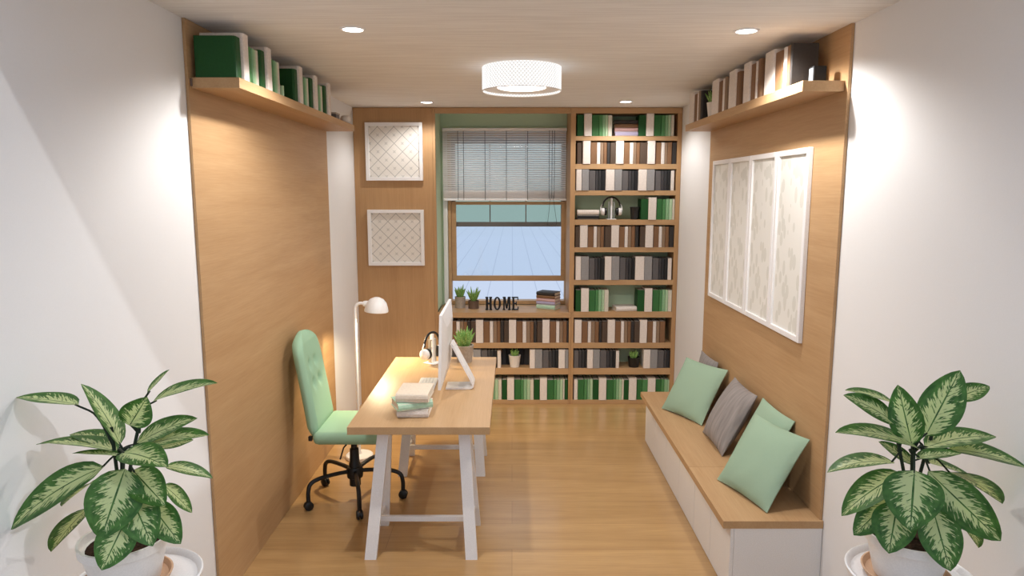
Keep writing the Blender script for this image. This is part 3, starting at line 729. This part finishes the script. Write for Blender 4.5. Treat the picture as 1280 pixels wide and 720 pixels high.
# headphones on stands
def headset(loc, rz, s, where):
    st = thing('headphone_stand', 'slim white headphone stand ' + where, 'stand', loc, 'headphone stands'); st.rotation_euler = (0, 0, rz); st.scale = (s,) * 3
    obj('base', MB().box(-.042, .042, -.045, .045, 0, .006, .002), 'white', st, local=True)
    obj('post', MB().box(-.008, .008, -.012, .012, .006, .192, .003), 'white', st, local=True)
    rl = MB()
    for x in (-.024, .024): rl.box(x - .003, x + .003, -.012, .012, .006, .16, .001)
    for z in (.05, .10, .15): rl.box(-.024, .024, -.004, .004, z, z + .005)
    obj('side_rail', rl, 'steel', st, local=True)
    hp = thing('headphones', 'black and white headphones on the stand ' + where, 'headphones', loc, 'headphones'); hp.rotation_euler = (0, 0, rz); hp.scale = (s,) * 3
    arc = [(.078 * math.cos(t), 0, .118 + .083 * math.sin(t)) for t in [math.pi * k / 20 for k in range(21)]]
    obj('headband', MB().tube(arc, .0075, 8), 'black', hp, True, local=True)
    for sgn in (-1, 1):
        obj('ear_shell', MB().lathe([(0, .098), (.022, .096), (.032, .088), (.035, .072), (.033, .064)] if sgn > 0 else [(0, -.098), (.022, -.096), (.032, -.088), (.035, -.072), (.033, -.064)], (0, 0, .07), 24, 'x'), 'white', hp, True, local=True)
        obj('ear_pad', MB().lathe([(.033, sgn * .0638), (.036, sgn * .055), (.034, sgn * .043), (.022, sgn * .04), (.02, sgn * .05)], (0, 0, .07), 24, 'x'), 'black', hp, True, local=True)
        obj('yoke', MB().tube([(sgn * .078, 0, .14), (sgn * .094, 0, .115), (sgn * .0985, 0, .075)], .005, 6), 'white', hp, True, local=True)
headset((-.575, 4.865, .7405), R(58), 1.12, 'on the far left corner of the desk')
headset((ux(764.5, 6.28, 1.8), 6.30, ROWZ[3] + .0005), 0, 1.0, 'in the green backed fourth bookcase shelf')

# cup on the bookshelf, pots in the bookcases
x = ux(793.6, 6.29, 1.77)
cp = thing('pen_cup', 'small black cup left of the green books on the fourth bookcase shelf', 'cup', (x, 6.29, ROWZ[3] + .0005))
obj('cup', MB().lathe([(.036, 0), (.044, .108), (.046, .112), (.041, .112), (.036, .02), (0, .02)], (x, 6.29, ROWZ[3] + .0005), 24), 'black_pot', cp, True)
obj('rim', MB().lathe([(.0462, .106), (.0475, .109), (.0462, .113)], (x, 6.29, ROWZ[3] + .0005), 24), 'black', cp, True)

# ---------------------------------------------------------------- office chair
HX, HY = -1.013, 4.25
ch = thing('office_chair', 'mint green upholstered swivel chair with button back at the desk', 'chair', (HX, HY, 0))
def soft(x0, x1, y0, y1, z0, z1, bev, seg=5):
    return MB().box(x0, x1, y0, y1, z0, z1, bev, seg)
obj('seat', soft(-1.215, -.765, 4.02, 4.49, .435, .517, .036), 'mint', ch, True)
bk = MB()                                              # back: rounded outline, gently dished
NY, NZ = 40, 56
def backpt(a, c, side):                                # a across -1..1, c up 0..1
    c = math.sin(math.pi / 2 * c)
    z = .475 + c * .625
    half = .212 * (1 - .08 * c)
    if c > .78: half *= math.sqrt(max(0, 1 - ((c - .78) / .22) ** 2.2 * .93))
    if c < .10: half *= 1 - .12 * (1 - c / .10) ** 2
    y = HY + .005 + a * half
    zc = z
    xc = -1.214 - .095 * (c ** 1.15) - .02 * (1 - a * a) * c
    e = min(1, (1 - abs(a)) * 7) ** .5; e2 = min(1, min(c, 1 - c) * 11) ** .5
    th = .030 * e * e2 + .004
    d = 0
    if side > 0:
        for ba in (-.30, .30):
            for bc in (.49, .68):
                r2 = ((a - ba) * .22) ** 2 + ((c - bc) * .62) ** 2
                d += .022 * math.exp(-r2 / .0010)
    return (xc + side * th - d, y, zc)
for side in (1, -1):
    g = [[bk.bm.verts.new(backpt(-1 + 2 * i / NY, j / NZ, side)) for i in range(NY + 1)] for j in range(NZ + 1)]
    for j in range(NZ):
        for i in range(NY): bk.bm.faces.new((g[j][i], g[j][i + 1], g[j + 1][i + 1], g[j + 1][i]))
    if side == 1: g1 = g
rim = lambda q: [q[0][i] for i in range(NY + 1)] + [q[j][NY] for j in range(1, NZ + 1)] + [q[NZ][i] for i in range(NY - 1, -1, -1)] + [q[j][0] for j in range(NZ - 1, 0, -1)]
ra, rb_ = rim(g1), rim(g)
for i in range(len(ra)): bk.bm.faces.new((ra[i], ra[(i + 1) % len(ra)], rb_[(i + 1) % len(rb_)], rb_[i]))
back = obj('backrest', bk, 'mint', ch, True)
for ba in (-.30, .30):
    for bc in (.49, .68):
        p = Vector(backpt(ba, math.asin(bc) * 2 / math.pi, 1)); obj('button', MB().lathe([(0, .008), (.008, .006), (.012, .001), (.010, -.003)], (p.x, p.y, p.z), 14, 'x'), 'mint', back, True)
obj('back_bracket', MB().tube(curve([(-1.09, HY, .415), (-1.18, HY, .412), (-1.238, HY, .43), (-1.262, HY, .50), (-1.272, HY, .60)], 6), .014, 8), 'black', ch, True)
obj('hinge', MB().box(-1.245, -1.222, 4.05, 4.075, .455, .485, .004), 'black', ch)
obj('mechanism', MB().box(-1.10, -.92, 4.17, 4.33, .40, .434, .006), 'black', ch)
obj('height_lever', MB().tube([(-1.02, 4.17, .415), (-1.04, 4.09, .40), (-1.06, 4.075, .33)], [.006, .005, .005], 8), 'black', ch, True)
obj('gas_column', MB().lathe([(.036, .09), (.036, .235), (.031, .245), (.028, .335), (.02, .337), (.019, .40)], (HX, HY, 0), 24), 'black', ch, True)
ba_ = MB().lathe([(.02, .13), (.05, .145), (.055, .19), (.045, .215), (.02, .22)], (HX, HY, 0), 24)
obj('base_hub', ba_, 'black', ch, True)
for k in range(5):
    a = R(-1 + 72 * k); d = Vector((math.cos(a), math.sin(a), 0)); o = Vector((HX, HY, 0)); zq = Vector((0, 0, 1))
    lg = MB().tube(curve([o + zq * .185, o + d * .12 + zq * .192, o + d * .235 + zq * .188, o + d * .292 + zq * .165, o + d * .308 + zq * .115, o + d * .309 + zq * .058], 6), .0135, 8)
    leg = obj('leg', lg, 'black', ch, True)
    c_ = o + d * .309; tt = Vector((-d.y, d.x, 0)); cm = MB()
    cm.lathe([(0, -.021), (.02, -.021), (.028, -.016), (.028, -.004), (.014, -.003), (.014, .003), (.028, .004), (.028, .016), (.02, .021), (0, .021)], (0, 0, 0), 18, 'x')
    cm.move(Matrix.Translation(c_ + zq * .0285) @ Matrix.Rotation(math.atan2(tt.y, tt.x), 4, 'Z'))
    obj('caster', cm, 'black', leg, True)

# ---------------------------------------------------------------- floor lamp
LX, LY = -1.137, 4.93
fl = thing('floor_lamp', 'white floor lamp with dome shade, lit, behind the green chair', 'lamp', (LX, LY, 0))
obj('base', MB().lathe([(.094, 0), (.1, .004), (.1, .024), (.094, .03), (.02, .032), (.014, .05)], (LX, LY, 0), 40), 'white', fl, True)
hx = LX + .155
obj('pole', MB().tube(curve([(LX, LY, .03), (LX, LY, .5), (LX, LY, 1.0), (LX, LY, 1.11), (LX + .008, LY, 1.148), (LX + .035, LY, 1.166), (LX + .075, LY, 1.163)], 8), .0115, 12), 'white', fl, True)
sh = MB().lathe([(.083, 0), (.086, .002), (.086, .012), (.082, .03), (.070, .066), (.048, .092), (.02, .105), (0, .107), (0, .103), (.02, .101), (.046, .088), (.067, .063), (.078, .03), (.082, .012), (.083, 0)], (0, 0, 0), 36, cap=False)
sh.move(Matrix.Translation((hx, LY, 1.105)) @ Matrix.Rotation(R(4), 4, 'Y'))
shd = obj('lamp_shade', sh, 'white', fl, True)
obj('collar', MB().lathe([(.0, -.0), (.018, 0), (.022, .012), (.022, .034), (0, .036)], (LX + .062, LY, 1.163), 16, 'x'), 'white', fl, True)
obj('bulb', MB().lathe([(0, -.03), (.018, -.024), (.026, -.006), (.022, .014), (.012, .03), (.012, .05)], (hx, LY, 1.15), 18), 'bulb', fl, True)

# ---------------------------------------------------------------- storage bench
for nm, y0, y1, nd, lab in (('near', 3.145, 3.807, 2, 'near white storage bench unit with oak top, two doors, under the front cushions'),
                            ('far', 3.809, 5.316, 4, 'far white storage bench unit with oak top, four doors, under the rear cushions')):
    t = thing('storage_bench', lab, 'bench', (1.25, (y0 + y1) / 2, 0), 'storage bench along the right wall')
    c0, c1 = y0 + (.006 if nm == 'near' else 0), y1 - (0 if nm == 'near' else .03)
    obj('body', MB().box(1.078, 1.503, c0, c1, .002, .3535), 'white_matt', t)
    w = (c1 - c0) / nd
    for i in range(nd): obj('door', MB().box(1.060, 1.0775, c0 + i * w + .0025, c0 + (i + 1) * w - .0025, .004, .352, .0015), 'white_matt', t)
    obj('top', MB().box(1.020, 1.5035, y0, y1, .354, .3925, .0015), 'oak_y', t)

# ---------------------------------------------------------------- cushions
def cushion(x, y, ph, th, matn, lab, S=.42, T=.062, z=.3965):
    N = 22; mb = MB(); e = lambda v: 1 - abs(v) ** 2.6
    def pt(u, v, s):
        pin = 1 - .045 * (1 - v * v) * abs(u) ** 3; pin2 = 1 - .045 * (1 - u * u) * abs(v) ** 3
        t = T * (max(0, e(u) * e(v))) ** .62
        wr = .0025 * math.sin(7 * u + 4 * v * v) * e(u) * e(v)
        return (u * S / 2 * pin, v * S / 2 * pin2, s * (t + .0022) + wr)
    gs = []
    for s in (1, -1):
        g = [[mb.bm.verts.new(pt(-1 + 2 * i / N, -1 + 2 * j / N, s)) for i in range(N + 1)] for j in range(N + 1)]; gs.append(g)
        for j in range(N):
            for i in range(N): mb.bm.faces.new((g[j][i], g[j][i + 1], g[j + 1][i + 1], g[j + 1][i]))
    r_ = lambda q: [q[0][i] for i in range(N + 1)] + [q[j][N] for j in range(1, N + 1)] + [q[N][i] for i in range(N - 1, -1, -1)] + [q[j][0] for j in range(N - 1, 0, -1)]
    a, b = r_(gs[0]), r_(gs[1])
    for i in range(len(a)): mb.bm.faces.new((a[i], a[(i + 1) % len(a)], b[(i + 1) % len(b)], b[i]))
    e1 = Vector((math.sin(ph), -math.cos(ph), 0)); m_ = Vector((math.cos(ph), math.sin(ph), 0))
    e2 = Vector((0, 0, 1)) * math.cos(th) + m_ * math.sin(th); nn = e1.cross(e2)
    c = Vector((x, y, z)) + e1 * S / 2 + e2 * S / 2
    o = obj('cushion', mb, matn, None, True, local=True)
    o.matrix_world = Matrix((( e1.x, e2.x, nn.x, c.x), (e1.y, e2.y, nn.y, c.y), (e1.z, e2.z, nn.z, c.z), (0, 0, 0, 1)))
    cushions.append(tag(o, lab, 'cushion', 'cushions on the bench')); return o
cushions = []
cushion(1.130, 3.623, .311, .585, 'mint_cushion', 'sage green square cushion nearest the camera on the near bench end', T=.05)
cushion(1.282, 3.905, .038, .46, 'mint_cushion', 'sage green cushion mostly hidden behind the nearest green cushion', T=.034)
cushion(1.258, 4.378, .0, .48, 'grey_cushion', 'grey streaked cushion in the middle of the bench, between green ones')
cushion(1.094, 4.880, .472, .545, 'mint_cushion', 'sage green cushion at the far end leaning before a grey cushion', T=.05)
cushion(1.385, 5.125, .032, .146, 'grey_cushion', 'grey cushion peeking out behind the far green cushion', S=.38, T=.034)

# ---------------------------------------------------------------- dumb-cane plants on small tables
def side_table(x, y, zt, lab):
    t = thing('side_table', lab, 'side table', (x, y, 0), 'white tray tables')
    r = .174
    obj('tray', MB().lathe([(0, zt - .012), (r - .012, zt - .012), (r, zt - .004), (r + .004, zt + .014), (r, zt + .017), (r - .006, zt + .014), (r - .014, zt), (0, zt)], (x, y, 0), 40), 'white', t, True)
    obj('pedestal', MB().lathe([(.15, 0), (.15, .012), (.03, .03), (.022, .06), (.022, zt - .03), (.06, zt - .0125)], (x, y, 0), 32), 'white', t, True)

def plant(cx, cy, zt, leaves, stems, lab):
    t = thing('potted_plant', lab, 'plant', (cx, cy, zt + .001), 'variegated plants in white pots'); z0 = zt + .001
    obj('saucer', MB().lathe([(.085, 0), (.112, .003), (.122, .022), (.117, .023), (.108, .009), (0, .009)], (cx, cy, z0), 36), 'tan', t, True)
    obj('pot', MB().lathe([(.088, .0095), (.112, .112), (.120, .116), (.1215, .142), (.1145, .142), (.110, .12), (0, .118)], (cx, cy, z0), 40), 'white_pot', t, True)
    obj('soil', MB().lathe([(0, .1185), (.1085, .1185), (.06, .126), (0, .129)], (cx, cy, z0), 28), 'soil', t)
    root = Vector((cx, cy, z0 + .12)); sm = MB()
    tops = []
    for (u, v, dy) in stems:
        p = at(u, v, y=cy + dy); tops.append(p)
        sm.tube(curve([root + Vector(((p.x - cx) * .2, 0, 0)), root.lerp(p, .5) + Vector(((cx - p.x) * .15, 0, 0)), p], 6), [.009] * 7 + [.005] * 6, 8)
    blades = []
    for (bu, bv, bd, tu, tv, td, wpx, bow) in leaves:
        B, T = at(bu, bv, y=cy + bd), at(tu, tv, y=cy + td)
        D = T - B; L = D.length; d = D.normalized()
        w = wpx * ((cy - .05) / F) * 1.02; W = max(w, min(.115, L * .5))
        V = (B + T) / 2 - Vector((0, 0, CH)); V.normalize()
        S0 = d.cross(V).normalized(); Vp = (V - d * V.dot(d)).normalized()
        al = math.acos(min(1, w / W))
        S = S0 * math.cos(al) + Vp * math.sin(al); N = S.cross(d).normalized()
        S2 = S0 * math.cos(al) - Vp * math.sin(al); N2 = S2.cross(d).normalized()
        if N.z < 0: N = -N
        if N2.z < 0: N2 = -N2
        if al > .2 and N2.z > N.z: S, N = S2, N2
        if N.dot(V) > 0 and al < .5: N = -N
        mb = MB(); NU, NV = 14, 8; L_ = mb.bm.loops.layers.uv.verify(); g = []
        for i in range(NU + 1):
            u = i / NU
            c = B + D * u + N * (bow * L * 4 * u * (1 - u) * .5)
            pr = (math.sin(math.pi * u ** .82) ** .66) * (1 - .12 * u ** 4) if 0 < u < 1 else 0
            pr = max(pr, .012)
            g.append([(mb.bm.verts.new(c + S * (W / 2 * pr * (-1 + 2 * j / NV)) + N * (.10 * W * pr * abs(-1 + 2 * j / NV) ** 1.5 + .012 * W * math.sin(9 * u) * abs(-1 + 2 * j / NV))), (u, j / NV)) for j in range(NV + 1)])
        for i in range(NU):
            for j in range(NV):
                q = (g[i][j], g[i][j + 1], g[i + 1][j + 1], g[i + 1][j]); f = mb.bm.faces.new([a[0] for a in q])
                for lp, a in zip(f.loops, q): lp[L_].uv = a[1]
        k = list(mb.bm.faces); sol = bmesh.ops.solidify(mb.bm, geom=k, thickness=.0012)
        blades.append(mb)
        tp = min(tops + [root + Vector((0, 0, .12))], key=lambda p: (p - B).length)
        st0 = root.lerp(tp, .85) if B.z > root.z + .06 else root + Vector((0, 0, .06))
        mid = st0.lerp(B, .55) + Vector((0, 0, .02)) - d * .012
        sm.tube(curve([st0, mid, B + d * .01], 5), [.0045] * 6 + [.0028] * 5, 6)
    obj('stems', sm, 'stem', t, True)
    for mb in blades: obj('leaf', mb, 'leaf', t, True)

PLX, PLY, PLZ = -1.125, 1.885, .835
side_table(PLX + .028, PLY, PLZ, 'small round white tray table under the plant on the left')
plant(PLX, PLY, PLZ, [
    (98, 506, .0, 20, 497, .01, 17, .05), (150, 556, .0, 101, 480, .03, 25, .10), (162, 532, -.02, 184, 496, -.05, 40, .05),
    (184, 492, .02, 212, 462, .05, 6, .05), (191, 502, .0, 272, 479, .03, 14, .12), (170, 556, .02, 247, 523, .06, 24, .12),
    (172, 560, .0, 262, 544, .02, 20, .10), (198, 560, .04, 242, 550, .08, 14, .05), (153, 566, -.05, 210, 584, -.14, 34, .12),
    (148, 560, .04, 88, 543, .10, 24, .12), (148, 565, .0, 45, 556, .02, 16, .12), (150, 570, -.03, 90, 567, -.03, 8, .05),
    (130, 583, -.03, 14, 662, -.06, 36, .16), (118, 602, .04, 77, 633, .06, 5, .05), (156, 586, -.06, 126, 674, -.15, 66, .12),
    (166, 588, -.03, 207, 632, -.09, 44, .10), (160, 612, -.05, 191, 683, -.12, 50, .10), (186, 628, -.01, 226, 680, -.05, 40, .10),
    (206, 583, .03, 266, 598, .05, 17, .10), (204, 606, .03, 240, 641, .06, 20, .06), (112, 634, .02, 64, 690, .03, 22, .08),
    (158, 648, -.10, 127, 713, -.175, 46, .08)],
    [(139, 534, 0), (177, 516, .0), (152, 560, .01)], 'bushy variegated plant in white pot by the left wall')
PRX, PRY, PRZ = 1.178, 1.93, .825
side_table(PRX + .014, PRY, PRZ, 'small round white tray table under the plant on the right')
plant(PRX, PRY, PRZ, [
    (1119, 529, .0, 1054, 494, .02, 24, .10), (1118, 505, .04, 1056, 488, .06, 10, .10), (1140, 556, -.02, 1122, 481, .0, 41, .06),
    (1157, 545, .0, 1200, 463, .03, 52, .08), (1190, 500, .05, 1237, 483, .07, 26, .08), (1150, 562, -.03, 1044, 541, -.05, 19, .14),
    (1142, 580, .02, 1098, 552, .06, 16, .05), (1156, 560, .0, 1245, 546, .03, 28, .12), (1186, 562, .0, 1288, 588, .0, 20, .12),
    (1145, 573, -.05, 1202, 567, -.06, 14, .08), (1158, 578, .03, 1218, 598, .06, 9, .06), (1118, 578, .0, 1034, 591, .0, 20, .16),
    (1128, 592, .0, 1052, 645, .02, 38, .14), (1143, 588, -.07, 1138, 664, -.16, 68, .14), (1160, 589, -.04, 1251, 676, -.12, 52, .14),
    (1185, 590, .02, 1253, 630, .05, 18, .12), (1118, 620, .0, 1067, 669, .0, 40, .10), (1122, 628, -.05, 1111, 692, -.11, 52, .10),
    (1166, 636, -.10, 1188, 714, -.175, 48, .10), (1168, 618, -.03, 1197, 672, -.07, 34, .08), (1198, 640, .02, 1223, 685, .04, 18, .06),
    (1142, 548, .04, 1126, 524, .08, 26, .03)],
    [(1121, 545, 0), (1141, 548, .0), (1160, 556, .02)], 'bushy variegated plant in white pot by the right wall')

# ---------------------------------------------------------------- lamps
def add_light(kind, name, loc, energy, color=(1, 1, 1), rot=(0, 0, 0), **kw):
    d = bpy.data.lights.new(name, kind); d.energy = energy; d.color = color
    for k, v in kw.items(): setattr(d, k, v)
    o = bpy.data.objects.new(name, d); o.location = loc; o.rotation_euler = rot; C.objects.link(o); return o
WARM = (1, .975, .945)
DL = [(-.723, 3.274, 'nearer left'), (1.076, 3.306, 'nearer right'), (-.706, 5.88, 'farther left'), (.936, 5.84, 'farther right')]
for x, y, w in DL:
    t = thing('downlight', 'small round recessed ceiling downlight, %s of the four' % w, 'ceiling light', (x, y, H), 'recessed downlights')
    obj('trim_ring', MB().lathe([(.045, -.001), (.047, -.006), (.056, -.006), (.058, -.001)], (x, y, H), 32, cap=False), 'white', t, True)
    obj('lens', MB().lathe([(0, -.004), (.0445, -.004), (.0445, -.001)], (x, y, H), 32), 'downlight', t)
    add_light('SPOT', 'downlight_beam', (x, y, H - .03), 53 if y < 5 else (16 if x < 0 else 22), WARM, (0, 0, 0), spot_size=R(150), spot_blend=.5, shadow_soft_size=.03)
cx, cy = .058, 4.27
dl = thing('drum_ceiling_light', 'white woven drum ceiling light in the middle of the ceiling, lit', 'ceiling light', (cx, cy, H))
sm = MB(); n = 96; L_ = sm.bm.loops.layers.uv.verify()
for i in range(n):
    q = [(i, 0), (i + 1, 0), (i + 1, 1), (i, 1)]
    for rr in (.237,):
        f = sm.bm.faces.new([sm.bm.verts.new((cx + rr * math.cos(2 * math.pi * a / n), cy + rr * math.sin(2 * math.pi * a / n), H - .002 - .135 * b)) for a, b in q])
        for lp, (a, b) in zip(f.loops, q): lp[L_].uv = (a / n, b)
bmesh.ops.remove_doubles(sm.bm, verts=sm.bm.verts, dist=1e-5)
so = obj('shade', sm, 'shade', dl, True)
md = so.modifiers.new('thickness', 'SOLIDIFY'); md.thickness = .004
obj('rim', MB().lathe([(.2335, -.137), (.2335, -.141), (.239, -.141), (.239, -.137), (.2335, -.137)], (cx, cy, H), 64, cap=False), 'white_matt', dl, True)
obj('diffuser', MB().lathe([(0, -.122), (.13, -.122), (.145, -.118), (.145, -.11)], (cx, cy, H), 64), 'diffuser', dl)
obj('reflector', MB().lathe([(.146, -.112), (.20, -.116), (.2315, -.126), (.2315, -.12), (.146, -.106)], (cx, cy, H), 64, cap=False), 'white_matt', dl, True)
add_light('AREA', 'drum_light', (cx, cy, H - .146), 10, WARM, (0, 0, 0), shape='DISK', size=.42)
add_light('SPOT', 'lamp_beam', (hx + .004, LY, 1.108), 29, (1, .80, .50), (0, R(-6), 0), spot_size=R(150), spot_blend=.35, shadow_soft_size=.03)
add_light('SUN', 'sun', (0, 0, 20), .5, (.93, .97, 1), Vector((-1, .5, -.705)).to_track_quat('-Z', 'Y').to_euler(), angle=R(1.2))

w = bpy.data.worlds.new('sky'); bpy.context.scene.world = w; w.use_nodes = True
wn, wl = w.node_tree.nodes, w.node_tree.links; bg = wn['Background']
tc = wn.new('ShaderNodeTexCoord'); sx = wn.new('ShaderNodeSeparateXYZ'); wl.new(tc.outputs['Generated'], sx.inputs[0])
mr = wn.new('ShaderNodeMapRange'); mr.inputs['From Min'].default_value = -1; mr.inputs['From Max'].default_value = 1; wl.new(sx.outputs[2], mr.inputs['Value'])
cr = wn.new('ShaderNodeValToRGB'); wl.new(mr.outputs[0], cr.inputs['Fac'])           # greenish haze at the horizon, pale bright sky above
cr.color_ramp.elements[0].position = .5; cr.color_ramp.elements[0].color = (.38, .46, .44, 1)
cr.color_ramp.elements[1].position = .512; cr.color_ramp.elements[1].color = (.74, .80, .84, 1)
e_ = cr.color_ramp.elements.new(.62); e_.color = (.66, .77, .95, 1)
wl.new(cr.outputs['Color'], bg.inputs['Color']); bg.inputs['Strength'].default_value = 1.0
sc = bpy.context.scene
sc.view_settings.view_transform = 'Standard'; sc.view_settings.look = 'None'; sc.view_settings.gamma = 1
sc.view_settings.use_curve_mapping = False; sc.view_settings.exposure = .22
